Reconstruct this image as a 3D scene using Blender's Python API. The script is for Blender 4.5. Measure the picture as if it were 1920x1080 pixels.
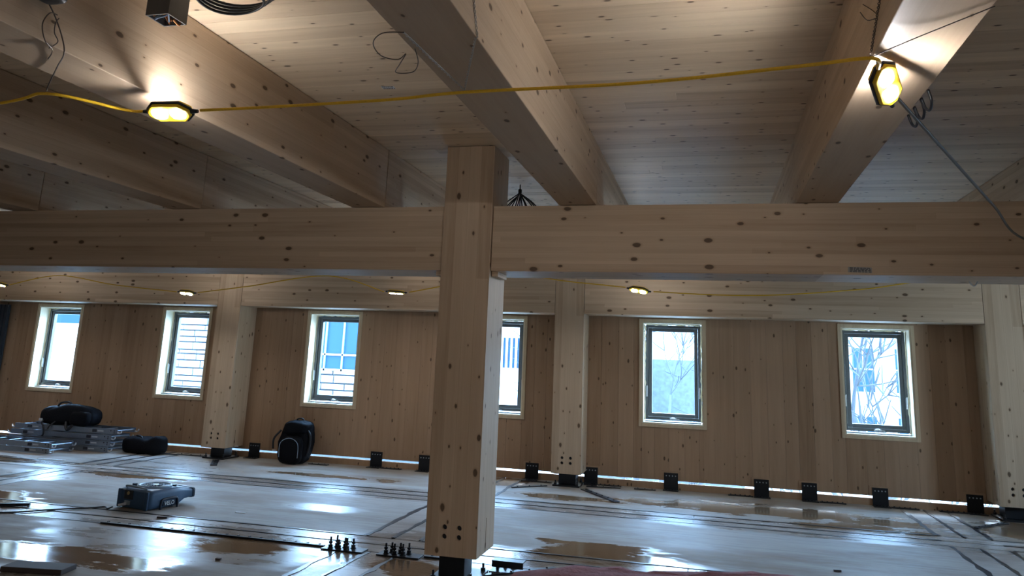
import bpy, bmesh, math, random
from mathutils import Vector, Matrix, noise as mnoise

for o in list(bpy.data.objects):
    bpy.data.objects.remove(o, do_unlink=True)
random.seed(7)
SC = bpy.context.scene
COL = SC.collection
PI = math.pi

# ------------------------------------------------------------------ camera
cam = bpy.data.cameras.new('camera'); camo = bpy.data.objects.new('camera', cam); COL.objects.link(camo)
_R = Vector((.97072, .23716, .03816)); _U = Vector((.01231, -.20781, .97809)); _F = Vector((-.23989, .94899, .20464))
M = Matrix((( _R.x, _U.x, -_F.x), (_R.y, _U.y, -_F.y), (_R.z, _U.z, -_F.z))).to_4x4()
M.translation = (0, 0, 1.63)
camo.matrix_world = M
cam.sensor_width = 36.0; cam.lens = 1446.59 / 1920 * 36.0
cam.shift_x = (960 - 971.03) / 1920; cam.shift_y = (369.01 - 540) / 1920
cam.clip_start = .05; cam.clip_end = 400
SC.camera = camo

# ------------------------------------------------------------------ world, sun, exposure
SC.view_settings.view_transform = 'Standard'; SC.view_settings.look = 'None'
SC.view_settings.exposure = 0.72; SC.view_settings.gamma = 1.0
SC.view_settings.use_curve_mapping = False
W = bpy.data.worlds.new('sky'); SC.world = W; W.use_nodes = True
WN = W.node_tree; WN.nodes.clear()
_o = WN.nodes.new('ShaderNodeOutputWorld'); _b = WN.nodes.new('ShaderNodeBackground')
_tc = WN.nodes.new('ShaderNodeTexCoord'); _sp = WN.nodes.new('ShaderNodeSeparateXYZ'); _rp = WN.nodes.new('ShaderNodeValToRGB')
WN.links.new(_tc.outputs['Generated'], _sp.inputs[0]); WN.links.new(_sp.outputs['Z'], _rp.inputs[0])
_rp.color_ramp.elements[0].color = (.55, .77, 1, 1); _rp.color_ramp.elements[1].color = (.36, .63, 1, 1)
_rp.color_ramp.elements[1].position = .5
WN.links.new(_rp.outputs[0], _b.inputs[0]); _b.inputs[1].default_value = SKY = 32.0
WN.links.new(_b.outputs[0], _o.inputs[0])
sun = bpy.data.lights.new('sun', 'SUN'); sun.energy = 1.0; sun.angle = .02; sun.color = (1, .93, .82)
suno = bpy.data.objects.new('sun', sun); COL.objects.link(suno)
suno.rotation_euler = Vector((.45, .60, -.66)).to_track_quat('-Z', 'Y').to_euler()

LED = 300.0          # radiance of the work-light panels

# ------------------------------------------------------------------ helpers
class MB:
    def __init__(s): s.v = []; s.f = []; s.sm = []
    def add(s, vs, fs, smooth=False):
        n = len(s.v); s.v += [tuple(v) for v in vs]
        for f in fs: s.f.append(tuple(i + n for i in f)); s.sm.append(smooth)
        return s
    def box(s, x0, x1, y0, y1, z0, z1):
        return s.add([(x, y, z) for x in (x0, x1) for y in (y0, y1) for z in (z0, z1)],
                     [(0,1,3,2),(4,6,7,5),(0,4,5,1),(2,3,7,6),(0,2,6,4),(1,5,7,3)])
    def obox(s, c, ax, ay, az, hx, hy, hz):
        c, ax, ay, az = map(Vector, (c, ax, ay, az))
        return s.add([c + ax*hx*i + ay*hy*j + az*hz*k for i in (-1,1) for j in (-1,1) for k in (-1,1)],
                     [(0,1,3,2),(4,6,7,5),(0,4,5,1),(2,3,7,6),(0,2,6,4),(1,5,7,3)])
    def bar(s, a, b, w, h):
        a, b = Vector(a), Vector(b); d = (b - a); L = d.length; d.normalize()
        up = Vector((0,0,1)) if abs(d.z) < .95 else Vector((0,1,0))
        sx = d.cross(up).normalized(); uz = sx.cross(d)
        return s.obox((a + b)/2, d, sx, uz, L/2, w/2, h/2)
    def cyl(s, a, b, r, n=12, r2=None, caps=True):
        a, b = Vector(a), Vector(b); d = (b - a).normalized()
        t = Vector((1,0,0)) if abs(d.x) < .9 else Vector((0,1,0))
        u = d.cross(t).normalized(); w = d.cross(u); r2 = r if r2 is None else r2
        vs = [a + (u*math.cos(2*PI*i/n) + w*math.sin(2*PI*i/n))*r for i in range(n)] + \
             [b + (u*math.cos(2*PI*i/n) + w*math.sin(2*PI*i/n))*r2 for i in range(n)]
        s.add(vs, [(i, (i+1)%n, n+(i+1)%n, n+i) for i in range(n)], True)
        if caps:
            s.add(vs[:n], [tuple(range(n))[::-1]]); s.add(vs[n:], [tuple(range(n))])
        return s
    def tube(s, pts, r, n=6, caps=True):
        pts = [Vector(p) for p in pts]; rs = r if isinstance(r, (list, tuple)) else [r]*len(pts)
        vs = []; u = None
        for i, p in enumerate(pts):
            d = (pts[min(i+1, len(pts)-1)] - pts[max(i-1, 0)])
            if d.length < 1e-9: d = Vector((0,0,1))
            d.normalize()
            if u is None:
                t = Vector((0,0,1)) if abs(d.z) < .9 else Vector((1,0,0)); u = d.cross(t).normalized()
            else:
                u = (u - d*u.dot(d))
                u = u.normalized() if u.length > 1e-6 else d.orthogonal().normalized()
            w = d.cross(u)
            vs += [p + (u*math.cos(2*PI*k/n) + w*math.sin(2*PI*k/n))*rs[i] for k in range(n)]
        fs = [(i*n+k, i*n+(k+1)%n, (i+1)*n+(k+1)%n, (i+1)*n+k) for i in range(len(pts)-1) for k in range(n)]
        s.add(vs, fs, True)
        if caps:
            s.add(vs[:n], [tuple(range(n))[::-1]]); s.add(vs[-n:], [tuple(range(n))])
        return s
    def prism(s, outline, mat, h0, h1):
        n = len(outline)
        vs = [mat @ Vector((x, y, h0)) for x, y in outline] + [mat @ Vector((x, y, h1)) for x, y in outline]
        return s.add(vs, [tuple(range(n))[::-1], tuple(range(n, 2*n))] + [(i, (i+1)%n, n+(i+1)%n, n+i) for i in range(n)])
    def loft(s, rings, caps=True, smooth=True):
        n = len(rings[0]); vs = [p for r in rings for p in r]
        s.add(vs, [(i*n+k, i*n+(k+1)%n, (i+1)*n+(k+1)%n, (i+1)*n+k) for i in range(len(rings)-1) for k in range(n)], smooth)
        if caps: s.add(rings[0], [tuple(range(n))[::-1]]); s.add(rings[-1], [tuple(range(n))])
        return s
    def blob(s, c, size, e1=.6, e2=.6, nu=28, nv=16, amp=.0, fr=6., seed=0., mat=None, shape=None):
        def sp(a, e): return math.copysign(abs(a)**e, a)
        c = Vector(c); vs = []
        for j in range(nv+1):
            ph = -PI/2 + PI*j/nv
            for i in range(nu):
                th = 2*PI*i/nu
                p = Vector((sp(math.cos(ph), e1)*sp(math.cos(th), e2), sp(math.cos(ph), e1)*sp(math.sin(th), e2), sp(math.sin(ph), e1)))
                q = Vector((p.x*size[0], p.y*size[1], p.z*size[2]))
                if shape: q = shape(q, p)
                if amp:
                    nn = mnoise.noise(q*fr + Vector((seed, seed*2, 1))) + .5*mnoise.noise(q*fr*2.3 + Vector((seed, 3, seed)))
                    q += p.normalized()*amp*nn
                if mat: q = mat @ q
                vs.append(c + q)
        fs = [(j*nu+i, j*nu+(i+1)%nu, (j+1)*nu+(i+1)%nu, (j+1)*nu+i) for j in range(nv) for i in range(nu)]
        return s.add(vs, fs, True)
    def mesh(s, name):
        me = bpy.data.meshes.new(name); me.from_pydata(s.v, [], s.f)
        me.polygons.foreach_set('use_smooth', s.sm); me.update()
        bm = bmesh.new(); bm.from_mesh(me); bmesh.ops.recalc_face_normals(bm, faces=bm.faces); bm.to_mesh(me); bm.free()
        return me

def put(name, me, mat=None, parent=None, loc=None):
    o = bpy.data.objects.new(name, me); COL.objects.link(o)
    if mat is not None and not me.materials: me.materials.append(mat)
    if parent is not None: o.parent = parent
    if loc is not None: o.location = loc
    return o
def obj(name, mb, mat, parent=None, bevel=0):
    o = put(name, mb.mesh(name), mat, parent)
    if bevel:
        b = o.modifiers.new('bevel', 'BEVEL'); b.width = bevel; b.segments = 2; b.limit_method = 'ANGLE'; b.angle_limit = .7
    return o
def tag(o, label=None, cat=None, group=None, kind=None):
    if label: o['label'] = label
    if cat: o['category'] = cat
    if group: o['group'] = group
    if kind: o['kind'] = kind
    return o
def thing(name, label, cat, loc=(0,0,0), rz=0, group=None):
    o = bpy.data.objects.new(name, None); COL.objects.link(o); o.empty_display_size = .1
    o.location = loc; o.rotation_euler = (0,0,rz)
    return tag(o, label, cat, group)
def copy_tree(o, parent=None):
    c = o.copy(); COL.objects.link(c)
    if parent is not None: c.parent = parent
    for ch in list(o.children): copy_tree(ch, c)
    return c
def bool_cut(mb, cutters, name):
    a = put('cut_a', mb.mesh(name)); cs = []
    for c in cutters:
        co = put('cut_b', c.mesh('cut')); cs.append(co)
        m = a.modifiers.new('b', 'BOOLEAN'); m.operation = 'DIFFERENCE'; m.solver = 'EXACT'; m.object = co
    bpy.context.view_layer.update()
    me = bpy.data.meshes.new_from_object(a.evaluated_get(bpy.context.evaluated_depsgraph_get()))
    me.name = name
    for q in [a] + cs: bpy.data.objects.remove(q, do_unlink=True)
    return me
def curve_pts(pts, seg=8):
    P = [Vector(p) for p in pts]; out = []
    for i in range(len(P)-1):
        p0, p1, p2, p3 = P[max(i-1,0)], P[i], P[i+1], P[min(i+2,len(P)-1)]
        for k in range(seg):
            t = k/seg
            out.append(.5*((2*p1) + (p2-p0)*t + (2*p0-5*p1+4*p2-p3)*t*t + (-p0+3*p1-3*p2+p3)*t**3))
    out.append(P[-1]); return out
def twist_pair(mb, a, b, r=.0022, amp=.0035, turns=10):
    a, b = Vector(a), Vector(b); d = (b-a).normalized(); u = d.orthogonal().normalized(); w = d.cross(u); n = turns*6
    for ph in (0, PI):
        mb.tube([a.lerp(b, i/n) + (u*math.cos(2*PI*turns*i/n+ph) + w*math.sin(2*PI*turns*i/n+ph))*amp for i in range(n+1)], r, 4)

# ------------------------------------------------------------------ materials
class NT:
    def __init__(s, name):
        s.m = bpy.data.materials.new(name); s.m.use_nodes = True; s.t = s.m.node_tree; s.t.nodes.clear()
        s.out = s.n('ShaderNodeOutputMaterial')
    def n(s, typ, **kw):
        x = s.t.nodes.new(typ)
        for k, v in kw.items(): setattr(x, k, v)
        return x
    def l(s, a, b): s.t.links.new(a, b)
    def set(s, sock, v):
        if hasattr(v, 'is_output') or isinstance(v, bpy.types.NodeSocket): s.l(v, sock)
        else: sock.default_value = v
    def math(s, op, a, b=0., c=None, clamp=False):
        x = s.n('ShaderNodeMath', operation=op, use_clamp=clamp); s.set(x.inputs[0], a); s.set(x.inputs[1], b)
        if c is not None: s.set(x.inputs[2], c)
        return x.outputs[0]
    def mix(s, fac, a, b, mode='MIX'):
        x = s.n('ShaderNodeMix', data_type='RGBA', blend_type=mode); s.set(x.inputs[0], fac); s.set(x.inputs[6], a); s.set(x.inputs[7], b)
        return x.outputs[2]
    def ramp(s, fac, stops):
        x = s.n('ShaderNodeValToRGB'); e = x.color_ramp.elements
        while len(e) < len(stops): e.new(.5)
        for i, (p, c) in enumerate(stops): e[i].position = p; e[i].color = c if len(c) == 4 else (*c, 1)
        s.l(fac, x.inputs[0]); return x.outputs[0]
    def maprange(s, v, a, b, c, d, smooth=False):
        x = s.n('ShaderNodeMapRange', interpolation_type='SMOOTHSTEP' if smooth else 'LINEAR'); s.set(x.inputs[0], v)
        for i, q in enumerate((a, b, c, d)): s.set(x.inputs[i+1], q)
        return x.outputs[0]
    def coords(s, scale=(1,1,1), offset=None):
        tc = s.n('ShaderNodeTexCoord'); mp = s.n('ShaderNodeMapping'); s.l(tc.outputs['Object'], mp.inputs[0]); mp.inputs['Scale'].default_value = scale
        if offset is not None: s.set(mp.inputs['Location'], offset)
        return mp.outputs[0]
    def noise(s, vec, scale=1., detail=3., rough=.55, dist=0.):
        x = s.n('ShaderNodeTexNoise'); s.l(vec, x.inputs['Vector']); x.inputs['Scale'].default_value = scale
        x.inputs['Detail'].default_value = detail; x.inputs['Roughness'].default_value = rough; x.inputs['Distortion'].default_value = dist
        return x.outputs['Fac']
    def bsdf(s, color, rough=.5, metal=0., spec=.5, **kw):
        x = s.n('ShaderNodeBsdfPrincipled'); s.set(x.inputs['Base Color'], color if not isinstance(color, tuple) or len(color) == 4 else (*color, 1))
        s.set(x.inputs['Roughness'], rough); s.set(x.inputs['Metallic'], metal); s.set(x.inputs['Specular IOR Level'], spec)
        for k, v in kw.items(): s.set(x.inputs[k.replace('_', ' ')], v)
        s.l(x.outputs[0], s.out.inputs[0]); return x
    def bump(s, x, h, strength=.3, dist=.01):
        b = s.n('ShaderNodeBump'); b.inputs['Strength'].default_value = strength; b.inputs['Distance'].default_value = dist
        s.l(h, b.inputs['Height']); s.l(b.outputs[0], x.inputs['Normal'])

def plain(name, col, rough=.5, metal=0., spec=.5, var=.12, scale=30., bump=0.):
    m = NT(name); c = m.coords(); f = m.noise(c, scale, 3)
    cc = m.mix(f, tuple(q*(1-var) for q in col) + (1,), tuple(min(1, q*(1+var)) for q in col) + (1,))
    x = m.bsdf(cc, rough, metal, spec)
    if bump: m.bump(x, f, bump, .01)
    return m.m

def wood(name, axis, base=(.60,.46,.325), lam=None, lamax=None, tint=.10, objrand=.0, knots=1.0, rough=.55, kf=(3.8,6.5)):
    """spruce: long streaks along axis, optional glued lamellas, dark knots"""
    m = NT(name); ai = 'XYZ'.index(axis)
    def sc(al, ac): v = [ac]*3; v[ai] = al; return tuple(v)
    off = None
    if objrand:
        oi = m.n('ShaderNodeObjectInfo'); cx = m.n('ShaderNodeCombineXYZ')
        for i in range(3): m.l(m.math('MULTIPLY', oi.outputs['Random'], 37. + 11*i), cx.inputs[i])
        off = cx.outputs[0]
    streak = m.noise(m.coords(sc(.7, 17), off), 1., 4, .6, .25)
    fine = m.noise(m.coords(sc(5, 150), off), 1., 2)
    big = m.noise(m.coords(sc(.35, 2.2), off), 1., 2)
    val = m.math('ADD', m.math('MULTIPLY', m.math('SUBTRACT', streak, .5), .75), m.math('MULTIPLY', m.math('SUBTRACT', fine, .5), .16))
    val = m.math('ADD', val, m.math('MULTIPLY', m.math('SUBTRACT', big, .5), .28))
    hue = m.math('ADD', m.math('SUBTRACT', big, .5), 0.)
    seam = None
    if lam:
        tc = m.n('ShaderNodeTexCoord'); sp = m.n('ShaderNodeSeparateXYZ'); m.l(tc.outputs['Object'], sp.inputs[0])
        li = 'XYZ'.index(lamax); a = m.math('DIVIDE', sp.outputs[li], lam); fl = m.math('FLOOR', a); fr = m.math('FRACT', a)
        wn = m.n('ShaderNodeTexWhiteNoise', noise_dimensions='1D'); m.l(fl, wn.inputs['W'])
        along = m.math('FLOOR', m.math('ADD', m.math('DIVIDE', sp.outputs[ai], 2.6), m.math('MULTIPLY', wn.outputs['Value'], 9.)))
        wn2 = m.n('ShaderNodeTexWhiteNoise', noise_dimensions='2D'); cv = m.n('ShaderNodeCombineXYZ'); m.l(fl, cv.inputs[0]); m.l(along, cv.inputs[1]); m.l(cv.outputs[0], wn2.inputs['Vector'])
        val = m.math('ADD', val, m.math('MULTIPLY', m.math('SUBTRACT', wn2.outputs['Value'], .5), tint*2))
        seam = m.math('LESS_THAN', m.math('ABSOLUTE', m.math('SUBTRACT', fr, .5)), .485)
    if objrand:
        val = m.math('ADD', val, m.math('MULTIPLY', m.math('SUBTRACT', oi.outputs['Random'], .5), objrand*2))
    col = m.ramp(m.math('ADD', val, .5, clamp=True), [(0, tuple(q*k for q, k in zip(base, (.56,.50,.44)))), (.35, tuple(q*k for q, k in zip(base, (.86,.83,.80)))),
                 (.62, base), (1, tuple(min(1, q*k) for q, k in zip(base, (1.22,1.24,1.27))))])
    if seam is not None: col = m.mix(m.math('MULTIPLY', m.math('SUBTRACT', 1., seam), .28), col, (.22,.14,.08,1))
    if knots:
        vo = m.n('ShaderNodeTexVoronoi', feature='F1', voronoi_dimensions='2D')
        ks = m.n('ShaderNodeSeparateXYZ'); m.l(m.coords(sc(*kf), off), ks.inputs[0]); o2 = [q for q in range(3) if q != ai]
        kc = m.n('ShaderNodeCombineXYZ'); m.l(ks.outputs[ai], kc.inputs[0]); m.l(m.math('ADD', ks.outputs[o2[0]], m.math('MULTIPLY', ks.outputs[o2[1]], 1.07)), kc.inputs[1]); m.l(kc.outputs[0], vo.inputs['Vector']); vo.inputs['Scale'].default_value = 1.
        sx = m.n('ShaderNodeSeparateColor'); m.l(vo.outputs['Color'], sx.inputs[0])
        rad = m.math('MULTIPLY', m.math('POWER', sx.outputs[0], 2.6), .105*knots)
        dn = m.math('ADD', vo.outputs['Distance'], m.math('MULTIPLY', m.math('SUBTRACT', m.noise(m.coords(sc(14, 22), off), 1., 2), .5), .06))
        k = m.math('MULTIPLY', m.maprange(dn, m.math('MULTIPLY', rad, .8), m.math('ADD', rad, .025), 1., 0., True), m.math('GREATER_THAN', sx.outputs[0], .42))
        halo = m.math('MULTIPLY', m.maprange(dn, rad, m.math('ADD', rad, .10), 1., 0., True), m.math('GREATER_THAN', sx.outputs[0], .42))
        col = m.mix(m.math('MULTIPLY', halo, .30), col, (.34,.20,.10,1))
        col = m.mix(m.math('MULTIPLY', k, .86), col, (.075,.042,.022,1))
    x = m.bsdf(col, rough, 0., .3)
    m.bump(x, streak, .06, .004)
    return m.m

MT = {}
MT['beam'] = wood('glulam_along', 'X', lam=.042, lamax='Z', tint=.20, knots=1.15)
MT['joist'] = wood('glulam_joist', 'Y', lam=.042, lamax='Z', tint=.15, knots=.9, kf=(3.4,6.5))
MT['column'] = wood('glulam_column', 'Z', lam=.098, lamax='X', tint=.17, knots=1.0)
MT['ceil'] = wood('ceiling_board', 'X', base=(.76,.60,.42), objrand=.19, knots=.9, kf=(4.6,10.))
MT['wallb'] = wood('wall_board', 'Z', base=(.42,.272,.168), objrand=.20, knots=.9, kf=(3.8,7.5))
MT['trim'] = wood('pale_trim', 'Z', base=(.66,.53,.36), knots=0)
MT['reveal'] = wood('reveal_ply', 'Z', base=(.80,.70,.52), knots=.4)
MT['frame'] = plain('window_frame', (.085,.09,.095), .4)
MT['chrome'] = plain('bright_metal', (.75,.77,.8), .3, .9)
MT['steel'] = plain('black_steel', (.012,.014,.018), .42, .3, bump=.1)
MT['galv'] = plain('galvanised', (.42,.46,.50), .35, .85)
MT['alu'] = plain('aluminium', (.30,.34,.39), .34, .75, bump=.05)
MT['black'] = plain('black_fabric', (.004,.005,.008), .8, spec=.18, bump=.4, scale=60)
MT['blackp'] = plain('black_plastic', (.012,.013,.016), .4)
MT['strapb'] = plain('black_webbing', (.012,.014,.018), .6, scale=200)
MT['label'] = plain('printed_label', (.62,.66,.70), .5)
MT['ink'] = plain('ink', (.03,.035,.05), .6)
MT['yellow'] = plain('yellow_plastic', (.80,.52,.02), .35)
MT['cordy'] = plain('yellow_cord', (.78,.47,.02), .45, var=.2, scale=120)
MT['cordd'] = plain('brown_cord', (.10,.07,.03), .4, var=.2, scale=90)
MT['wire'] = plain('tie_wire', (.12,.10,.085), .4, .7)
MT['wireb'] = plain('bright_tie_wire', (.45,.43,.40), .35, .8)
MT['fan'] = plain('blue_plastic', (.035,.085,.16), .42, var=.08)
MT['fand'] = plain('dark_blue_plastic', (.012,.022,.04), .45)
MT['fanr'] = plain('pale_ring', (.30,.40,.50), .3)
MT['pink'] = plain('pink_wool', (.36,.16,.18), .95, var=.35, scale=35, bump=.9)
MT['foam'] = plain('foam', (.80,.72,.52), .8, bump=.5)
MT['seal'] = plain('black_sealant', (.012,.013,.015), .35)
MT['tarp'] = plain('dark_panel', (.03,.045,.065), .5, var=.2, scale=6)
MT['copper'] = plain('copper', (.55,.22,.08), .4, .8)
MT['bluewire'] = plain('blue_wire', (.25,.35,.5), .4)
MT['stone'] = plain('pale_stone', (.13,.13,.13), .8, var=.3, scale=9, bump=.4)
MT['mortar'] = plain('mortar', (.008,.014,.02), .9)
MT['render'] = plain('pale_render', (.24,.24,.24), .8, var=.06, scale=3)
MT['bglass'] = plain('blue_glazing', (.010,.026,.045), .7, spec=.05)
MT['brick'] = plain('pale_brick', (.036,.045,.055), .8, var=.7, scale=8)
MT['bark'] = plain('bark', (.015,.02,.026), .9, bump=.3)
MT['snow'] = plain('pale_ground', (.33,.33,.33), .9, var=.1, scale=2)
MT['scrap'] = plain('wood_scrap', (.05,.035,.03), .6)
MT['whitebit'] = plain('white_scrap', (.75,.78,.8), .5)
MT['conc'] = plain('bare_board', (.42,.36,.29), .8, var=.15, scale=3)

def led_mat(name, k):
    m = NT(name); e = m.n('ShaderNodeEmission'); e.inputs[0].default_value = (.96, .97, 1, 1); e.inputs[1].default_value = LED*k
    m.l(e.outputs[0], m.out.inputs[0]); return m.m
MT['led'] = led_mat('led_panel', 1.); MT['ledr'] = led_mat('led_panel_rear', .42)
def glass_mat():
    m = NT('window_glass'); t = m.n('ShaderNodeBsdfTransparent'); t.inputs[0].default_value = (.93,.97,1,1); g = m.n('ShaderNodeBsdfGlossy'); g.inputs['Roughness'].default_value = .02
    lw = m.n('ShaderNodeLayerWeight'); f = m.math('MULTIPLY_ADD', m.math('POWER', lw.outputs['Facing'], 5.), .6, .03); mx = m.n('ShaderNodeMixShader'); m.l(f, mx.inputs[0]); m.l(t.outputs[0], mx.inputs[1]); m.l(g.outputs[0], mx.inputs[2])
    m.l(mx.outputs[0], m.out.inputs[0]); return m.m
MT['glass'] = glass_mat()

PUDDLES = [(-1.0,7.25,.75,.42), (.75,9.95,2.0,.45), (-1.65,9.75,.85,.22), (-7.1,8.75,1.0,.22), (-3.9,6.15,.5,.28), (-5.2,5.4,1.3,.35), (-2.3,6.1,.35,.3),
           (-4.9,9.9,1.3,.16), (3.4,9.9,.6,.7), (-7.4,6.9,.9,.5), (-9.6,9.2,1.2,.25), (-.2,6.3,.9,.25), (-2.8,10.6,.5,.4), (1.6,9.35,.9,.2)]
WETZONES = [(-3.9,9.1,4.0,.40), (1.2,8.95,3.0,.33), (-4.3,6.15,1.7,.70), (-2.4,6.55,1.2,.75), (-.9,6.8,1.2,.45), (-7.4,9.6,1.5,.45), (-8.2,8.3,.8,.35), (-.3,10.0,.7,.4),
            (1.9,9.6,.7,.33), (-6.9,6.6,.6,.25), (-5.4,4.9,.7,.3), (-7.1,10.1,.8,.3), (-4.0,7.95,.5,.2), (3.3,9.9,.8,.7)]
def floor_mat(name, wetness=0., base=(.37,.345,.315)):
    m = NT(name); c = m.coords(); sp = m.n('ShaderNodeSeparateXYZ'); m.l(c, sp.inputs[0])
    warp = m.math('MULTIPLY', m.math('SUBTRACT', m.noise(m.coords((1.3,3.4,1)), 1., 6, .68, .4), .5), 2.6)
    best = None
    for (px, py, rx, ry) in PUDDLES:
        dx = m.math('DIVIDE', m.math('SUBTRACT', sp.outputs[0], px), rx); dy = m.math('DIVIDE', m.math('SUBTRACT', sp.outputs[1], py), ry)
        d = m.math('ADD', m.math('MULTIPLY', dx, dx), m.math('MULTIPLY', dy, dy))
        best = d if best is None else m.math('MINIMUM', best, d)
    dd = m.math('ADD', m.math('SQRT', best), warp)
    pud = m.maprange(dd, .62, .98, 1., 0., True)
    damp = m.maprange(dd, .9, 1.9, 1., 0., True)
    bw = None
    for (px, py, rx, ry) in WETZONES:
        dx = m.math('DIVIDE', m.math('SUBTRACT', sp.outputs[0], px), rx); dy = m.math('DIVIDE', m.math('SUBTRACT', sp.outputs[1], py), ry)
        d = m.math('ADD', m.math('MULTIPLY', dx, dx), m.math('MULTIPLY', dy, dy))
        bw = d if bw is None else m.math('MINIMUM', bw, d)
    wet = m.maprange(m.math('ADD', m.math('SQRT', bw), m.math('MULTIPLY', warp, .55)), .7, 1.15, 1., 0., True)
    patch = m.noise(m.coords((.45,.8,1)), 1., 5, .62)
    blotch = m.noise(m.coords((1.6,5.,1)), 1., 5, .65)
    grain = m.noise(m.coords((.8,26,1)), 1., 4, .6, .3); fine = m.noise(m.coords((6,160,1)), 1., 2)
    cl = m.ramp(m.math('ADD', m.math('ADD', m.math('MULTIPLY', grain, .55), m.math('MULTIPLY', fine, .2)), m.math('MULTIPLY', blotch, .25)), [(.25, tuple(q*.50 for q in base)), (.5, base), (.75, tuple(min(1, q*1.3) for q in base))])
    cl = m.mix(m.maprange(m.noise(m.coords((.55,1.5,1), (3.3,1.7,0)), 1., 6, .66), .42, .66, 0., .62, True), cl, (.205,.140,.092,1))
    cl = m.mix(m.math('MULTIPLY', wet, .35), cl, (.26,.22,.18,1))
    cl = m.mix(m.math('MULTIPLY', damp, .40), cl, (.24,.15,.08,1))
    cl = m.mix(m.math('MULTIPLY', pud, .85), cl, (.16,.088,.040,1))
    r = m.math('ADD', m.maprange(patch, .35, .68, .80, .55), m.math('MULTIPLY', m.math('SUBTRACT', grain, .5), .3))
    r = m.mix(wet, r, m.maprange(blotch, .3, .7, .20, .42))
    if wetness: r = m.math('MULTIPLY', r, 1. - wetness)
    r = m.mix(pud, r, m.maprange(blotch, .3, .7, .07, .16))
    x = m.bsdf(cl, r, 0., m.math('ADD', .28, m.math('MULTIPLY', m.math('MAXIMUM', wet, pud), .22)))
    rip = m.noise(m.coords((22,60,1)), 1., 3, .6)
    h = m.math('ADD', m.math('MULTIPLY', m.math('MULTIPLY', grain, m.math('SUBTRACT', 1., pud)), .5), m.math('MULTIPLY', rip, m.math('ADD', .15 if not wetness else 1.2, m.math('MULTIPLY', wet, .5))))
    m.bump(x, h, .12 if not wetness else .4, .006)
    return m.m
MT['floor'] = floor_mat('wet_floor')
MT['spline'] = floor_mat('taped_spline', .5, (.46,.44,.42))

# ------------------------------------------------------------------ dimensions (metres)
ZC, ZJ, ZH, ZBB = 3.305, 2.81, 2.255, 2.29
YC, YW, YN, YB = 10.532, 11.0, 5.78, 5.80
XL, XR, YF = -12.9, 7.0, -4.0
COLW, COLD = .40, .46

# ------------------------------------------------------------------ floor
fl = obj('floor', MB().box(XL, XR, YF, YW + .02, -.25, -.014), MT['seal']); tag(fl, 'wet timber floor of large panels with taped seams', kind='structure')
ys = [YF, 1.0, 6.45, 8.85, YW + .015]; strips_y = [(6.45, 6.97), (8.85, 9.33)]; strips_x = [(-8.36, -7.84), (-3.06, -2.54), (2.25, 2.77)]
yb = [(YF, 6.45), (6.97, 8.85), (9.33, YW + .015)]; xb = [(XL, -8.36), (-7.84, -3.06), (-2.54, 2.25), (2.77, XR)]
for (x0, x1) in xb:
    for (y0, y1) in yb:
        obj('floor_panel', MB().box(x0, x1, y0, y1, -.014, 0), MT['floor'], fl)
for (y0, y1) in strips_y:
    for (a, b) in ((y0, (y0+y1)/2), ((y0+y1)/2, y1)):
        for (x0, x1) in ((XL, -5.1), (-5.1, -.2), (-.2, 3.9), (3.9, XR)):
            obj('seam_board', MB().box(x0 + .004, x1 - .004, a + .016, b - .016, -.014, -.002), MT['spline'], fl)
for (x0, x1) in strips_x:
    for (a, b) in ((x0, (x0+x1)/2), ((x0+x1)/2, x1)):
        for (y0, y1) in ((YF, 3.2), (3.2, 6.45), (6.97, 8.85), (9.33, YW)):
            obj('seam_board', MB().box(a + .016, b - .016, y0 + .004, y1 - .004, -.014, -.002), MT['spline'], fl)

def bead(axis, fixed, a, b, w):
    """wobbly black sealant line lying on the seam"""
    n = max(2, int((b - a)/.12)); vs = []; rnd = random.Random(int(fixed*1000 + a*77))
    for i in range(n + 1):
        p = a + (b - a)*i/n; c = fixed + rnd.uniform(-.25,.25)*w; h = w*rnd.uniform(.25,.65)
        for e in (c - h, c + h):
            for z in (-.004, .0025): vs.append((p, e, z) if axis == 'X' else (e, p, z))
    fs = []
    for i in range(n):
        o = 4*i; fs += [(o+1, o+3, o+7, o+5), (o, o+1, o+5, o+4), (o+2, o+6, o+7, o+3)]
    obj('seam_bead', MB().add(vs, fs), MT['seal'], fl)
for (y0, y1) in strips_y:
    for (x0, x1) in xb:
        for q, w in ((y0, .030), ((y0+y1)/2, .022), (y1, .026)): bead('X', q, x0 + .02, x1 - .02, w)
for (x0, x1) in strips_x:
    for (y0, y1) in ((2.0, 6.43), (6.99, 8.83), (9.35, YW - .05)):
        for q, w in ((x0, .050), ((x0+x1)/2, .040), (x1, .045)): bead('Y', q, y0, y1, w)

# ------------------------------------------------------------------ ceiling
ce = obj('ceiling', MB().box(XL, XR, YF, YW + .3, ZC + .022, ZC + .2), MT['conc']); tag(ce, 'timber panel ceiling of pale spruce boards', kind='structure')
obj('ceiling_slab', MB().box(XL, XR, YF, 2.45, ZC, ZC + .022), MT['ceil'], ce)
y = 2.45; k = 0
while y < YW:
    w = .142; y1 = min(y + w, YW)
    cuts = [XL] + sorted(random.uniform(-11, 5.5) for _ in range(random.choice((2,3,3)))) + [XR]
    for a, b in zip(cuts[:-1], cuts[1:]):
        if b - a < .3: continue
        dz = random.uniform(0, .0012)
        obj('ceiling_board', MB().box(a + .0008, b - .0008, y + .0011, y1 - .0011, ZC + dz, ZC + .0225), MT['ceil'], ce)
    y = y1

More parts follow.
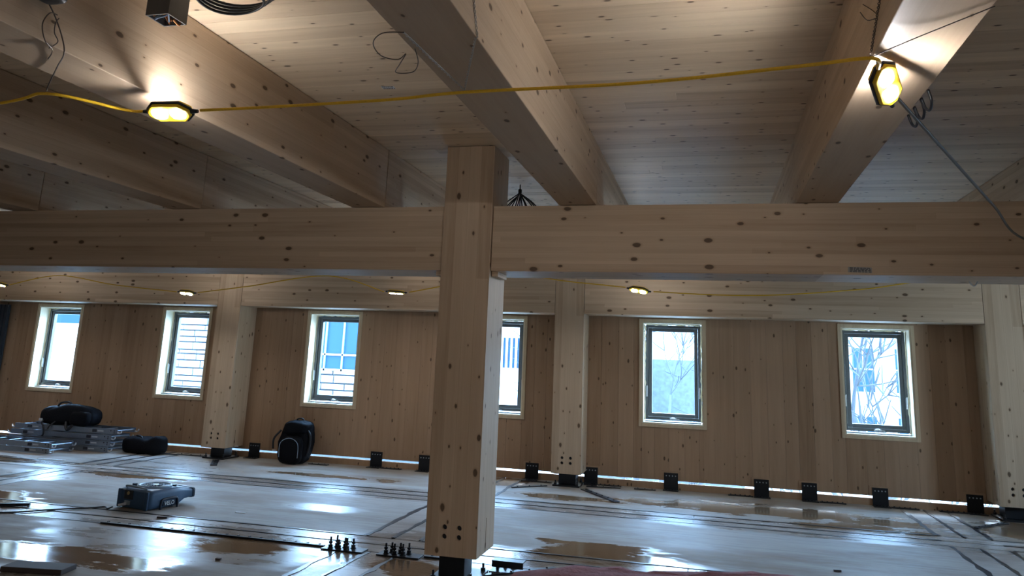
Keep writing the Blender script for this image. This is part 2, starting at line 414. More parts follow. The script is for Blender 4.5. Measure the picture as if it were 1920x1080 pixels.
# ------------------------------------------------------------------ walls and windows
WIN = [(-11.133, -10.279), (-8.643, -7.802), (-6.025, -5.187), (-3.442, -2.603), (-.918, -.099), (1.664, 2.502)]
WB, WT = .832, 2.195
wf = obj('wall_far', MB().box(XL, XR, YW + .02, YW + .03, ZC, ZC + .02), MT['wallb']); tag(wf, 'far timber panel wall of vertical boards with six small windows', kind='structure')
x = XL
while x < XR - .01:
    w = random.choice((.17,.19,.21,.21,.24)); x1 = x + w
    for (a, b) in WIN:                       # board edges meet the openings
        for e in (a, b):
            if x + .04 < e < x1 + .05: x1 = e
    x1 = min(x1, XR); inside = [q for q in WIN if x >= q[0] - 1e-4 and x1 <= q[1] + 1e-4]
    dy = random.uniform(0, .0022)
    for (z0, z1) in ([(.115, WB), (WT, ZC)] if inside else [(.115, ZC)]):
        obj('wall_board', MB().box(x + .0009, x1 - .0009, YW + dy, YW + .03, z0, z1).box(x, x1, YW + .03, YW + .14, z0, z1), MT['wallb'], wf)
    x = x1
obj('sill_curb', MB().box(XL, XR, YW + .01, YW + .05, -.01, .083), MT['wallb'], wf)
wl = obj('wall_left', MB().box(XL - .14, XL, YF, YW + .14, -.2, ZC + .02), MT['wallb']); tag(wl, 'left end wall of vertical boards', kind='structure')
# right end: unseen wall, its opening shaped for the side light it lets in
wr = MB().box(XR, XR + .14, YF, 7.0, -.2, ZC + .02).box(XR, XR + .14, 8.0, YW + .14, -.2, ZC + .02).box(XR, XR + .14, 7.0, 8.0, 2.0, ZC + .02).box(XR, XR + .14, 7.0, 8.0, -.2, 1.1)
tag(obj('wall_right', wr, MT['wallb']), 'right end wall with an unglazed opening', kind='structure')
wn = MB(); NO = []
xs = [XL] + [q for ab in NO for q in ab] + [XR]
for i in range(0, len(xs), 2): wn.box(xs[i], xs[i+1], YF - .14, YF, -.2, ZC + .02)
for a, b in NO: wn.box(a, b, YF - .14, YF, -.2, .9); wn.box(a, b, YF - .14, YF, 2.4, ZC + .02)
tag(obj('wall_near', wn, MT['wallb']), 'near wall behind the camera', kind='structure')

def portal(x0, x1, y0, y1, z0, z1, rot):
    L = bpy.data.lights.new('daylight_portal', 'AREA'); L.shape = 'RECTANGLE'; L.cycles.is_portal = True
    o = bpy.data.objects.new('daylight_portal', L); COL.objects.link(o); o.location = ((x0+x1)/2, (y0+y1)/2, (z0+z1)/2); o.rotation_euler = rot
    L.size = max(x1 - x0, y1 - y0); L.size_y = z1 - z0
portal(XR, XR, 7.0, 8.0, 1.1, 2.0, (PI/2, 0, PI/2))
for a, b in NO: portal(a, b, YF, YF, .9, 2.4, (PI/2, 0, 0))

WLAB = ['leftmost window, blue sky over a white building in its top', 'second window from the left, filled by a coursed stone wall', 'third window from the left, a glazed blue band across its middle',
        'window half hidden behind the near column', 'window with a bare tree trunk behind its pane, right of the middle column', 'rightmost window, crossed by fine bare branches']
for i, (a, b) in enumerate(WIN):
    portal(a, b, YW + .3, YW + .3, WB, WT, (-PI/2, 0, 0))
    w = thing('window_%d' % (i+1), WLAB[i], None, ((a+b)/2, YW, WB)); w['kind'] = 'structure'
    hw = (b - a)/2; H = WT - WB; t = .018; D = .34
    for q in ((-hw, -hw+t, 0, H), (hw-t, hw, 0, H), (-hw+t, hw-t, 0, t), (-hw+t, hw-t, H-t, H)):
        obj('reveal_board', MB().box(q[0], q[1], -.004, D, q[2], q[3]), MT['reveal'], w)
    for q in ((-hw-.042, -hw-.001, -.042, H+.042), (hw+.001, hw+.042, -.042, H+.042), (-hw-.001, hw+.001, -.042, -.001), (-hw-.001, hw+.001, H+.001, H+.042)):
        obj('trim_board', MB().box(q[0], q[1], -.013, .0, q[2], q[3]), MT['trim'], w, .003)
    g = .016; x0, x1, z0, z1 = -hw+t+g, hw-t-g, t+g+.012, H-t-g
    fw = .036; sw = .048
    def ringmb(x0, x1, z0, z1, wd, y0, y1):
        m = MB()
        m.box(x0, x0+wd, y0, y1, z0, z1).box(x1-wd, x1, y0, y1, z0, z1).box(x0+wd, x1-wd, y0, y1, z0, z0+wd).box(x0+wd, x1-wd, y0, y1, z1-wd, z1); return m
    obj('frame', ringmb(x0, x1, z0, z1, fw, .185, .29), MT['frame'], w, .003)
    s = obj('sash', ringmb(x0+fw+.003, x1-fw-.003, z0+fw+.003, z1-fw-.003, sw, .20, .265), MT['frame'], w, .004)
    gx0, gx1, gz0, gz1 = x0+fw+sw-.004, x1-fw-sw+.004, z0+fw+sw-.004, z1-fw-sw+.004
    obj('pane', MB().box(gx0, gx1, .228, .236, gz0, gz1), MT['glass'], w)
    hb = MB().box(-.045, .045, .172, .186, z0+.006, z0+.03); hb.blob((0, .168, z0+.022), (.035,.014,.016), 1, 1, 12, 8); hb.bar((-.03,.165,z0+.022), (.085,.162,z0+.014), .012, .010)
    obj('crank_handle', hb, MT['chrome'], w)
    for sx in ((x0+fw*.55), (x1-fw*.55)):
        l = MB().box(sx-.008, sx+.008, .174, .186, z0+.30, z0+.44); l.bar((sx, .168, z0+.33), (sx+.002, .160, z0+.45), .012, .010)
        obj('latch', l, MT['chrome'], w)
    fb = MB()
    for sx in (-hw+t+.008, hw-t-.008):
        pts = [(sx + random.uniform(-.006,.006), .19 + random.uniform(-.012,.0), t+.02 + (H-2*t-.04)*k/26) for k in range(27)]
        fb.tube(pts, [random.uniform(.006,.014) for _ in pts], 6)
    pts = [(-hw+t+.02 + (2*hw-2*t-.04)*k/16, .19 + random.uniform(-.01,0), H-t-.008 + random.uniform(-.006,.004)) for k in range(17)]
    fb.tube(pts, [random.uniform(.006,.013) for _ in pts], 6)
    obj('foam_bead', fb, MT['foam'], w)
    # bottom tray between buck and frame
    obj('sill_tray', MB().box(x0, x1, .10, .30, t, t+.010), MT['frame'], w)

# ------------------------------------------------------------------ columns
def column(name_label, x, yf, z0, ztop, near=False):
    c = thing('timber_column', name_label, 'column', (x, yf, 0))
    sh = MB().box(0, COLW, 0, COLD, z0, ztop)
    cut = []
    for hx in (.145, .258):
        for hz in (.135, .20): cut.append(MB().cyl((hx, -.05, z0+hz), (hx, .05, z0+hz), .020, 16))
    cut.append(MB().box(-.05, COLW+.05, COLD*.5-.006, COLD*.5+.006, z0-.05, z0+.245))
    put('shaft', bool_cut(sh, cut, 'shaft'), MT['column'], c)
    obj('knife_plate', MB().box(.03, COLW-.03, COLD*.5-.0045, COLD*.5+.0045, z0-.01, z0+.225), MT['steel'], c)
    for hx in (.145, .258):
        for hz in (.135, .20): obj('dowel_end', MB().cyl((hx, .022, z0+hz), (hx, .049, z0+hz), .0185, 12), MT['steel'], c)
    pw = .10 if near else .115; px = COLW/2 - (0 if not near else .027)
    obj('top_plate', MB().box(.03, COLW-.03, .06, COLD-.06, z0-.014, z0-.001), MT['steel'], c, .002)
    obj('steel_post', MB().box(px-pw, px+pw, .13, COLD-.13, .02, z0-.014), MT['steel'], c, .004)
    obj('base_plate', MB().box(.02, COLW-.02, .03, COLD-.03, 0, .02), MT['steel'], c, .003)
    for ax in (.055, COLW-.055):
        for ay in (.065, COLD-.065):
            obj('anchor_bolt', MB().cyl((ax, ay, .02), (ax, ay, .075), .009, 8).cyl((ax, ay, .02), (ax, ay, .042), .019, 6), MT['steel'], c)
    return c
cn = column('thick pale near column in the middle, rising past the beam to the ceiling', -2.067, YN, .19, ZC - .004, True)
column('far column at the left, its right face sunlit, beside the black backpack', -7.367, YC, .165, ZC - .004)
column('far column just right of the near column, four dark bolt holes at its foot', -2.07, YC, .165, ZC - .004)
column('far column at the right edge, behind a black floor strap', 3.232, YC, .165, ZC - .004)

# ------------------------------------------------------------------ beams
bl = thing('timber_beam', 'deep dark timber beam left of the near column', 'beam', (0, YB, 0))
def beam_mb(x0, x1, depth, z0, z1): return MB().box(x0, x1, 0, depth, z0, z1)
obj('glulam', beam_mb(XL + .01, -2.072, .50, ZBB, ZJ - .003), MT['beam'], bl, .004)
obj('notch_block', MB().box(-2.125, -2.073, .03, .30, ZBB - .040, ZBB - .001), MT['beam'], bl, .003)  # added block standing in for the shaded notch at the beam end
br = thing('timber_beam', 'deep timber beam right of the near column, with a faded printed sticker', 'beam', (0, YB, 0))
obj('glulam', beam_mb(-1.662, XR - .01, .50, ZBB, ZJ - .003), MT['beam'], br, .004)
obj('notch_block', MB().box(-1.661, -1.61, .03, .30, ZBB - .040, ZBB - .001), MT['beam'], br, .003)  # same stand-in for the notch on this side
HL = [(XL + .01, -7.372, 'header beam over the two leftmost windows'), (-6.962, -2.075, 'header beam between the left far column and the middle far column'),
      (-1.665, 3.227, 'header beam over the bare tree window and the rightmost window'), (3.637, XR - .01, 'stub of header beam past the right far column')]
for a, b, lab in HL:
    h = thing('header_beam', lab, 'beam', (0, YC, 0))
    obj('glulam', beam_mb(a, b, YW - YC - .004, ZH, ZJ - .003), MT['beam'], h, .004)

# ------------------------------------------------------------------ joists
JW = .29
JX = [(-6.10, 'near joist at the upper left corner, leaving the frame at its left edge', 'far joist left of the others, seen as a sliver above the dark beam'),
      (-4.35, 'dark near joist below the yellow cord, left of the lit work light', 'far joist butted to the dark joist left of the lit work light'),
      (-2.605, 'near joist with the lit work light hung at its lower edge', 'far joist meeting the near column, pale and knotty'),
      (-.842, 'near joist crossing above the near column, cord tied under it', 'far joist right of the black cable bundle'),
      (.907, 'near joist beside the yellow two panel work light', 'far joist continuing the one beside the yellow work light'),
      (2.66, 'near joist entering at the right edge behind the hanging cord', 'far joist at the right edge above the beam')]
for xr, ln, lf in JX:
    for lab, y0, y1 in ((ln, YF + .01, 5.822), (lf, 5.828, YW - .003)):
        segs = [(y0, y1)]
        j = thing('roof_joist', lab, 'joist', (xr - JW, y0, ZJ))
        x0, x1 = 0, JW
        # notch round columns that stand in the joist line
        m = MB().box(x0, x1, 0, y1 - y0, 0, ZC - ZJ - .003)
        obj('glulam', m, MT['joist'], j, .004)

# ------------------------------------------------------------------ work lights and cords
def oct_outline(L, Wd, c):
    return [(-L+c,-Wd), (L-c,-Wd), (L,-Wd+c*.8), (L,Wd-c*.8), (L-c,Wd), (-L+c,Wd), (-L,Wd-c*.8), (-L,-Wd+c*.8)]
def make_light():
    t = thing('work_light', 'x', 'work light')
    I = Matrix.Identity(4)
    obj('housing', MB().prism(oct_outline(.115,.052,.045), I, -.021, .021), MT['yellow'], t, .006)
    obj('bumper', MB().tube([Vector((x*1.02, y*1.04, 0)) for x, y in oct_outline(.115,.052,.045)] + [Vector((-.07*1.02,-.052*1.04,0))], .008, 6), MT['blackp'], t)
    for sx in (-1, 1):
        obj('cord_gland', MB().cyl((sx*.112,0,0), (sx*.150,0,0), .013, 10, .009), MT['blackp'], t)
        for sz in (-1, 1):
            o = [(sx*.050 + .038*math.copysign(abs(math.cos(2*PI*k/14))**.7, math.cos(2*PI*k/14)), .029*math.copysign(abs(math.sin(2*PI*k/14))**.7, math.sin(2*PI*k/14))) for k in range(14)]
            obj('led_panel', MB().prism(o, I, sz*.0205 - .0015, sz*.0225 + .0015), MT['led' if sz > 0 else 'ledr'], t)
    return t
def orient(t, loc, axis, normal):
    a = Vector(axis).normalized(); n = Vector(normal); n = (n - a*n.dot(a)).normalized(); b = n.cross(a)
    m = Matrix((( a.x, b.x, n.x), (a.y, b.y, n.y), (a.z, b.z, n.z))).to_4x4(); m.translation = loc
    t.matrix_world = m
L0 = make_light()
LIGHTS = [((-2.524,3.061,2.735), (1,.02,-.03), (.05,-.5,-.85), 'lit white work light on the yellow cord under the left joist'),
          ((.677,3.114,2.735), (.30,.80,-.30), (.55,-.45,-.70), 'yellow work light with two glowing panels, below the joist at right'),
          ((-10.424,9.5,2.43), (1,.0,-.1), (.1,-.3,-.95), 'work light cut by the left edge of the frame, under the beam'),
          ((-7.159,9.5,2.36), (1,.0,-.05), (0,-.40,-.92), 'glowing work light left of the left far column'),
          ((-3.996,9.5,2.42), (1,.0,-.05), (0,-.1,-1), 'work light seen edge on, over the third window from the left'),
          ((-.837,9.5,2.50), (1,-.1,-.15), (0,-.5,-.86), 'glowing work light right of the middle far column')]
for i, (loc, ax, nn, lab) in enumerate(LIGHTS):
    t = L0 if i == 0 else copy_tree(L0)
    orient(t, loc, ax, nn); tag(t, lab, 'work light', 'string work lights')
    if i == 1:                       # this one shines fully to both sides
        for ch in t.children:
            if ch.data.materials[0] == MT['ledr']: ch.data = ch.data.copy(); ch.data.materials[0] = MT['led']
# lights of the same string hidden by the beam
# a row of the same lights further back in the room, behind the camera
for X, Y, wh in ((-4.9, -1.8, 'farthest left'), (-1.7, -1.8, 'second from the left'), (.2, -.4, 'third from the left'), (3.4, -.4, 'farthest right')):
    t = copy_tree(L0); orient(t, (X, Y, 2.72), (1,0,0), (0,.3,-.95)); tag(t, 'work light in the row behind the camera, %s of the four' % wh, 'work light', 'string work lights')
nc = MB()
near_pts = [(-6.2,2.85,2.68), (-4.6,2.9,2.66), (-3.31,2.84,2.735), (-2.99,2.80,2.755), (-2.76,3.03,2.742), (-2.672,3.058,2.741)]
near_pts2 = [(-2.36,3.065,2.735), (-2.0,3.062,2.735), (-1.376,3.037,2.735), (-1.015,3.001,2.74), (-.263,2.973,2.735), (.338,2.89,2.74), (.583,2.873,2.75), (.622,2.96,2.742)]
near_pts3 = [(.735,3.26,2.735), (.786,3.353,2.735), (1.17,4.06,2.655), (1.56,4.77,2.57), (1.95,5.486,2.495), (2.5,5.62,2.36), (3.4,5.7,2.3)]
for p in (near_pts, near_pts2): nc.tube(curve_pts(p, 8), .0075, 8)
tag(obj('power_cord', nc, MT['cordy']), 'yellow power cord strung between the two near work lights under the joists', 'cord')
tag(obj('power_cord', MB().tube(curve_pts(near_pts3, 8), .0075, 8), MT['cordd']), 'dark brown cord running down to the right from the yellow work light', 'cord')
fc = MB()
fpts = [[(-12.6,9.5,2.5), (-11.6,9.5,2.44), (-10.6,9.5,2.44)], [(-10.25,9.5,2.42), (-9.38,9.5,2.57), (-8.4,9.5,2.45), (-7.33,9.5,2.365)], [(-6.98,9.5,2.36), (-6.2,9.5,2.46), (-5.0,9.5,2.62), (-4.17,9.5,2.42)],
        [(-3.82,9.5,2.42), (-2.5,9.5,2.64), (-1.6,9.5,2.58), (-1.0,9.52,2.53)], [(-.66,9.48,2.48), (.1,9.5,2.455), (.8,9.5,2.47), (1.7,9.5,2.55), (2.6,9.5,2.66), (4.5,9.5,2.6), (6.5,9.5,2.7)]]
for p in fpts: fc.tube(curve_pts(p, 8), .0075, 6)
tag(obj('power_cord', fc, MT['cordy']), 'thin cord linking the far row of work lights in front of the header beams', 'cord')

def wires(name, label, mb, mat=None): return tag(obj(name, mb, mat or MT['wire']), label, 'wire')
w = MB(); twist_pair(w, (-1.015,3.0,2.75), (-.846,2.598,2.806)); twist_pair(w, (-.838,2.598,2.806), (-.838,2.40,3.15)); twist_pair(w, (-1.015,3.0,2.75), (-1.095,2.497,2.80))
wires('tie_wire', 'twisted bright wire holding the yellow cord under the joist above the near column', w, MT['wireb'])
w = MB(); w.tube(curve_pts([(-1.092,2.497,2.80), (-1.17,2.48,2.795), (-1.23,2.53,2.78), (-1.245,2.64,2.775), (-1.20,2.70,2.78), (-1.15,2.66,2.785), (-1.19,2.70,2.76), (-1.23,2.76,2.75), (-1.17,2.79,2.76), (-1.12,2.72,2.77), (-1.10,2.63,2.79)], 6), .0022, 5)
wires('loose_wire', 'loose looped wire end left of the joist above the near column', w)
w = MB(); twist_pair(w, (.585,2.875,2.755), (.606,3.02,2.805), turns=4); twist_pair(w, (.606,3.0,2.81), (.606,2.72,2.99)); w.tube(curve_pts([(.606,2.86,2.90), (.57,2.84,2.885), (.54,2.80,2.90)], 4), .002, 4); w.tube(curve_pts([(.606,2.85,2.91), (.58,2.80,2.905), (.55,2.80,2.93)], 4), .002, 4)
w.tube(curve_pts([(.588,2.875,2.757), (.72,2.80,2.79), (.905,2.60,2.80)], 6), .0022, 5)
wires('tie_wire', 'wire with barbed ends tying the cord to the joist beside the yellow work light', w)
w = MB(); w.tube(curve_pts([(-2.596,2.34,2.99), (-2.594,2.40,2.93), (-2.594,2.45,2.86), (-2.596,2.475,2.80), (-2.75,2.60,2.80), (-2.95,2.76,2.79), (-2.99,2.79,2.765)], 6), .003, 5)
w.tube(curve_pts([(-2.594,2.41,2.94), (-2.59,2.37,2.93), (-2.59,2.345,2.87), (-2.59,2.37,2.81), (-2.62,2.44,2.80), (-2.70,2.50,2.79)], 6), .0025, 5)
w.tube(curve_pts([(-2.594,2.42,2.93), (-2.585,2.40,2.90), (-2.588,2.405,2.86), (-2.59,2.43,2.83), (-2.62,2.42,2.80)], 6), .0025, 5)
wires('tie_wire', 'brown wire loops hanging down the joist side at the top left', w)
w = MB()
for k in range(3):
    c = Vector((.916, 3.50 + .12*k, 2.80))
    w.tube(curve_pts([c + Vector((.0, -.05, .02)), c + Vector((.012, -.045, -.03)), c + Vector((.016, 0, -.055)), c + Vector((.012, .05, -.03)), c + Vector((.0, .06, .02))], 6), .006, 6)
wires('cable_hooks', 'black cable hooks curling under the right edge of the joist by the yellow light', w, MT['blackp'])
# black cable bundle hanging behind the beam
t = thing('cable_bundle', 'fan of black cables hanging from the ceiling behind the beam, right of the near column', 'cable', (-1.80, 7.2, ZC))
for k in range(13):
    a = -.34 + .68*k/12 + random.uniform(-.02,.02)
    m = MB().tube(curve_pts([(0,0,-.04), (.02*a, random.uniform(-.02,.02), -.09), (a*.45, random.uniform(-.04,.04), -.20), (a, random.uniform(-.06,.06), -.42), (a*1.25, random.uniform(-.06,.06), -.56)], 5), .006, 6)
    obj('cable', m, MT['blackp'], t)
obj('cable_tie', MB().cyl((0,0,-.05), (0,0,-.085), .018, 10).cyl((0,0,-.06), (0,0,0), .006, 6), MT['blackp'], t)
# open junction box, cable coil and a lamp foot at the very top
t = thing('junction_box', 'small open metal box stuffed with wires, at the top beside the left joist', 'electrical box', (-2.45, 2.86, 3.13)); t.scale = (.72, .72, .9)
bx = MB()
for q in ((-.085,-.075,-.09,.09), (.075,.085,-.09,.09), (-.075,.075,-.09,-.08), (-.075,.075,.08,.09)): bx.box(*q, -.02, .16)
bx.box(-.085,.085,-.09,.09,.16,.185)
obj('box_shell', bx, MT['frame'], t)
for k in range(9):
    p = [(random.uniform(-.06,.06), random.uniform(-.065,.065), random.uniform(-.03,.12)) for _ in range(5)]
    obj('wire_tail', MB().tube(curve_pts(p, 5), .006, 6), MT[('copper','bluewire','blackp')[k % 3]], t)
m = MB()
for k in range(4):
    r = .155 + .012*k; c = Vector((-2.11 + .01*k, 2.84, 3.18 + .018*k))
    m.tube([c + Vector((r*math.cos(2*PI*i/32), r*math.sin(2*PI*i/32)*.9, .01*math.sin(4*PI*i/32))) for i in range(33)], .007, 6)
m.cyl((-2.11,2.71,3.17), (-2.11,2.71,ZC), .004, 5)
tag(obj('cable_coil', m, MT['blackp']), 'coil of black cable hung at the top edge of the photo', 'cable')
t = thing('cable_clamp', 'small dark clamp at the top left joist, above the hanging wire', 'clamp', (-2.55, 2.32, 2.99))
obj('clamp_body', MB().blob((0,0,0), (.055,.05,.035), .5, .5, 16, 10), MT['steel'], t); obj('clamp_stem', MB().cyl((-.052,0,0), (0,0,0), .012, 8), MT['steel'], t)

# stickers
def sticker(name, lab, c, ax, ay, nz, hw, hh, rows, back):
    t = thing(name, lab, 'sticker', c)
    z = Vector((0,0,0)); obj('paper', MB().obox(z, ax, ay, nz, hw, hh, .0008), back, t)
    m = MB()
    for r in range(rows):
        yy = hh*(.7 - 1.4*r/max(1, rows-1)); x0 = -hw*.85
        while x0 < hw*.8:
            l = random.uniform(.1,.35)*hw; m.obox(Vector(ax)*(x0 + l/2) + Vector(ay)*yy + Vector(nz)*.0012, ax, ay, nz, min(l, hw*.85-x0)/2, hh*.5/rows, .0006); x0 += l + .08*hw
    o = obj('printed_lines', m, MT['ink'], t); o['kind'] = 'stuff'
sticker('paper_sticker', 'small pale blue printed sticker on the ceiling boards, above the yellow cord', (-1.995, 4.374, ZC - .001), (1,.1,0), (-.1,1,0), (0,0,-1), .042, .022, 2, MT['label'])
sticker('paper_sticker', 'faded grey printed sticker low on the front of the right beam', (1.022, YB - .001, 2.326), (1,0,-.02), (0,0,1), (0,-1,0), .078, .019, 4, plain('faded_label', (.33,.33,.31), .6))

# ------------------------------------------------------------------ steel on the floor
def bracket(x, lab, ext):
    t = thing('angle_bracket', lab, 'bracket', (x, YW, 0), 0, 'angle brackets along the far wall')
    obj('backing_plate', MB().box(-.125,.125,-.006,-.001,.118,.235), MT['wallb'], t, .002)
    obj('wall_plate', MB().box(-.092,.092,-.016,-.007,0,.215), MT['steel'], t, .002)
    obj('floor_plate', MB().box(-.10,.10,-.14,-.017,.0005,.010), MT['steel'], t, .002)
    for k in range(4): obj('screw', MB().cyl((-.06+.04*k,-.016,.178), (-.06+.04*k,-.023,.178), .0085, 8), MT['galv'], t)
    for k in range(4): obj('screw', MB().cyl((-.06+.04*k,-.07,.010), (-.06+.04*k,-.07,.017), .009, 6), MT['steel'], t)
    if ext:
        a, b = (.11,.42) if ext > 0 else (-.42,-.11)
        obj('strap_plate', MB().box(a, b, -.11, -.045, .0005, .012), MT['steel'], t, .002)
        for k in range(5): obj('screw', MB().cyl((a+.03+.06*k,-.078,.012), (a+.03+.06*k,-.078,.022), .010, 6), MT['steel'], t)
for x, lab, ext in ((-6.756, 'black angle bracket just right of the left far column', 0), (-4.753, 'black angle bracket at the wall foot, halfway between backpack and near column', 1),
                    (-4.002, 'black angle bracket cut by the left edge of the near column', 0), (-2.425, 'black angle bracket just left of the middle far column', 0), (-1.60, 'black angle bracket half hidden behind the middle far column', 1),
                    (-.531, 'black angle bracket below the bare tree window', 0), (.619, 'black angle bracket with strap plate on its left, first right of the bare tree window', -1), (1.202, 'black angle bracket with strap on its right, left of the rightmost window', 1),
                    (2.036, 'black angle bracket under the rightmost window', 1), (3.10, 'black angle bracket against the right far column', -1)):
    bracket(x, lab, ext)
def floor_strap(lab, a, b, w=.07, h=.012):
    a, b = Vector(a), Vector(b); t = thing('floor_strap', lab, 'steel strap', (*((a+b)/2).xy, 0))
    o = (a+b)/2; a -= o; b -= o
    a.z = b.z = h/2 + .0008; obj('strap', MB().bar(a, b, w, h), MT['steel'], t, .002)
    n = max(3, int((b-a).length/.14)); d = (b-a)
    for k in range(n):
        p = a + d*(k+.5)/n; obj('screw', MB().cyl((p.x,p.y,h), (p.x,p.y,h+.009), .009, 6), MT['steel'], t)
floor_strap('black steel strap slanting forward from the foot of the middle far column', (-1.62,10.46,0), (-1.10,9.72,0), .08)
floor_strap('black steel strap left of the foot of the middle far column', (-2.52,10.78,0), (-2.11,10.80,0))
floor_strap('black steel strap right of the foot of the middle far column', (-1.62,10.72,0), (-1.18,10.80,0))
floor_strap('thin dark strap running left from the middle far column foot to the seam', (-2.50,10.15,0), (-2.11,10.50,0), .035)
floor_strap('short steel strap in front of the left far column', (-7.04,10.46,0), (-6.76,10.0,0), .09)
floor_strap('black steel strap left of the left far column foot', (-7.9,10.72,0), (-7.42,10.74,0))
floor_strap('black steel strap slanting left from the foot of the right far column', (2.79,9.93,0), (3.26,10.45,0), .05)
floor_strap('black steel strap in front of the right far column', (3.50,10.42,0), (3.62,9.75,0), .09)
floor_strap('flat steel strap on the floor between backpack and bracket', (-5.72,10.80,0), (-5.42,10.80,0))
floor_strap('flat steel strap on the floor under the bare tree window, left side', (-1.0,10.83,0), (-.72,10.83,0))
# seam irons: long thin notched iron along the near seam, with stud plates
for lab, x0, x1 in (('long thin notched steel edge along the near floor seam', -5.45, -3.2), ('short notched steel edge between the stud plates and the near column', -2.30, -1.95)):
    t = thing('seam_iron', lab, 'steel edge', ((x0+x1)/2, 6.44, 0)); h = (x1-x0)/2
    obj('edge_bar', MB().box(-h, h, -.014, .014, .0005, .016), MT['steel'], t)
    n = int((x1-x0)/.11)
    for k in range(n): px = -h + (k+.5)*2*h/n; obj('lug', MB().box(px-.006, px+.006, .012, .034, .0005, .020), MT['steel'], t)
for lab, cx in (('stud plate with six upright bolts on the near seam, the left one', -3.02), ('stud plate with six upright bolts just left of the near column', -2.52)):
    t = thing('stud_plate', lab, 'bolts', (cx, 6.42, 0))
    obj('plate', MB().box(-.17,.20,-.07,.07,.0005,.012), MT['steel'], t, .002)
    for i in range(3):
        for j in range(2):
            x, y = -.10 + .075*i + .03*j, -.03 + .06*j; hh = random.uniform(.085,.105)
            o = obj('bolt', MB().cyl((x,y,.012), (x,y,hh), .0085, 8).cyl((x,y,.012), (x,y,.018), .024, 10).cyl((x,y,.018), (x,y,.042), .018, 6).cyl((x,y,.05), (x,y,.066), .016, 6), MT['steel'], t)
# near column foot hardware
t = thing('foot_bracket', 'steel channel bracket on the floor at the right foot of the near column', 'bracket', (-1.63, 6.32, 0))
obj('channel', MB().box(-.05,.20,-.05,.05,.07,.078).box(-.05,.20,-.05,-.042,.03,.07).box(-.02,.0,-.03,-.01,.008,.07), MT['steel'], t)
obj('plate', MB().box(-.06,.12,-.09,.09,.0005,.008), MT['steel'], t)
for k in range(3): obj('bolt', MB().cyl((-.03+.06*k,.065,.008), (-.03+.06*k,.065,.05), .008, 8).cyl((-.03+.06*k,.065,.008), (-.03+.06*k,.065,.026), .017, 6), MT['steel'], t)
floor_strap('steel strap slanting right from the near column foot', (-1.70,6.10,0), (-1.22,6.52,0), .05)

# ------------------------------------------------------------------ ladder stacks
def make_ladder(Lx, Wy, name='ladder_section'):
    t = thing(name, 'x', 'ladder', group=None); hx, hy, h = Lx/2, Wy/2, .074
    for sy in (-1, 1):
        m = MB(); y0, y1 = (sy*hy - .004, sy*hy + .004); yi = sy*(hy - .022)
        m.box(-hx, hx, y0, y1, 0, h)
        for (z0, z1) in ((0,.006), (h-.006,h)): m.box(-hx, hx, min(sy*hy, yi), max(sy*hy, yi), z0, z1)
        r = obj('side_rail', m, MT['alu'], t)
        for px in (-hx+.28, hx-.40):
            o = obj('rail_sticker', MB().box(px-.04, px+.04, sy*hy + sy*.0045 - .0006, sy*hy + sy*.0045 + .0006, .016, .058), MT['ink'], r)
            o2 = obj('rail_sticker', MB().box(px+.055, px+.16, sy*hy + sy*.0045 - .0006, sy*hy + sy*.0045 + .0006, .028, .046), MT['label'], r)
        obj('rivet_row', MB().cyl((hx-.05, sy*hy, .05), (hx-.05, sy*(hy+.008), .05), .009, 8).cyl((hx-.11, sy*hy, .05), (hx-.11, sy*(hy+.008), .05), .009, 8).cyl((hx-.05, sy*hy, .022), (hx-.05, sy*(hy+.008), .022), .009, 8), MT['ink'], r)
        for ex in (-1, 1):
            p = [(ex*hx, sy*(hy-.01), .02), (ex*(hx+.035), sy*(hy-.01), .014), (ex*(hx+.06), sy*(hy-.01), .03), (ex*(hx+.062), sy*(hy-.01), .055)]
            obj('end_hook', MB().tube(curve_pts(p, 4), .011, 8), MT['chrome'], t)
    n = max(3, int(Lx/.30))
    for k in range(n+1):
        px = -hx + .02 + (Lx-.04)*k/n
        obj('rung', MB().cyl((px, -hy+.003, .045), (px, hy-.003, .045), .014, 10), MT['alu'], t)
    return t
P = make_ladder(1.86, .40)
labs = ['aluminium ladder at the bottom of the four high stack by the left wall', 'aluminium ladder second from the bottom of the four high stack', 'aluminium ladder third from the bottom of the four high stack', 'topmost aluminium ladder of the back stack, under the black holdall']
offs = [(-9.77,10.56,.0), (-9.74,10.55,.01), (-9.73,10.55,.0), (-9.66,10.56,.02)]
for i, lab in enumerate(labs):
    t = P if i == 0 else copy_tree(P)
    t.location = (offs[i][0], offs[i][1], .006 + .088*i); t.rotation_euler = (0,0,offs[i][2]); tag(t, lab, 'ladder', 'ladders stacked by the far wall')
P2 = make_ladder(2.2, .38)
for i, lab in enumerate(('lower aluminium ladder of the low front stack at the left edge', 'upper aluminium ladder of the low front stack, its rungs showing')):
    t = P2 if i == 0 else copy_tree(P2)
    t.location = (-10.46 + .05*i, 10.02 + .005*i, .006 + .080*i); t.rotation_euler = (0,0,-.02 - .02*i); tag(t, lab, 'ladder', 'ladders in the low front stack')

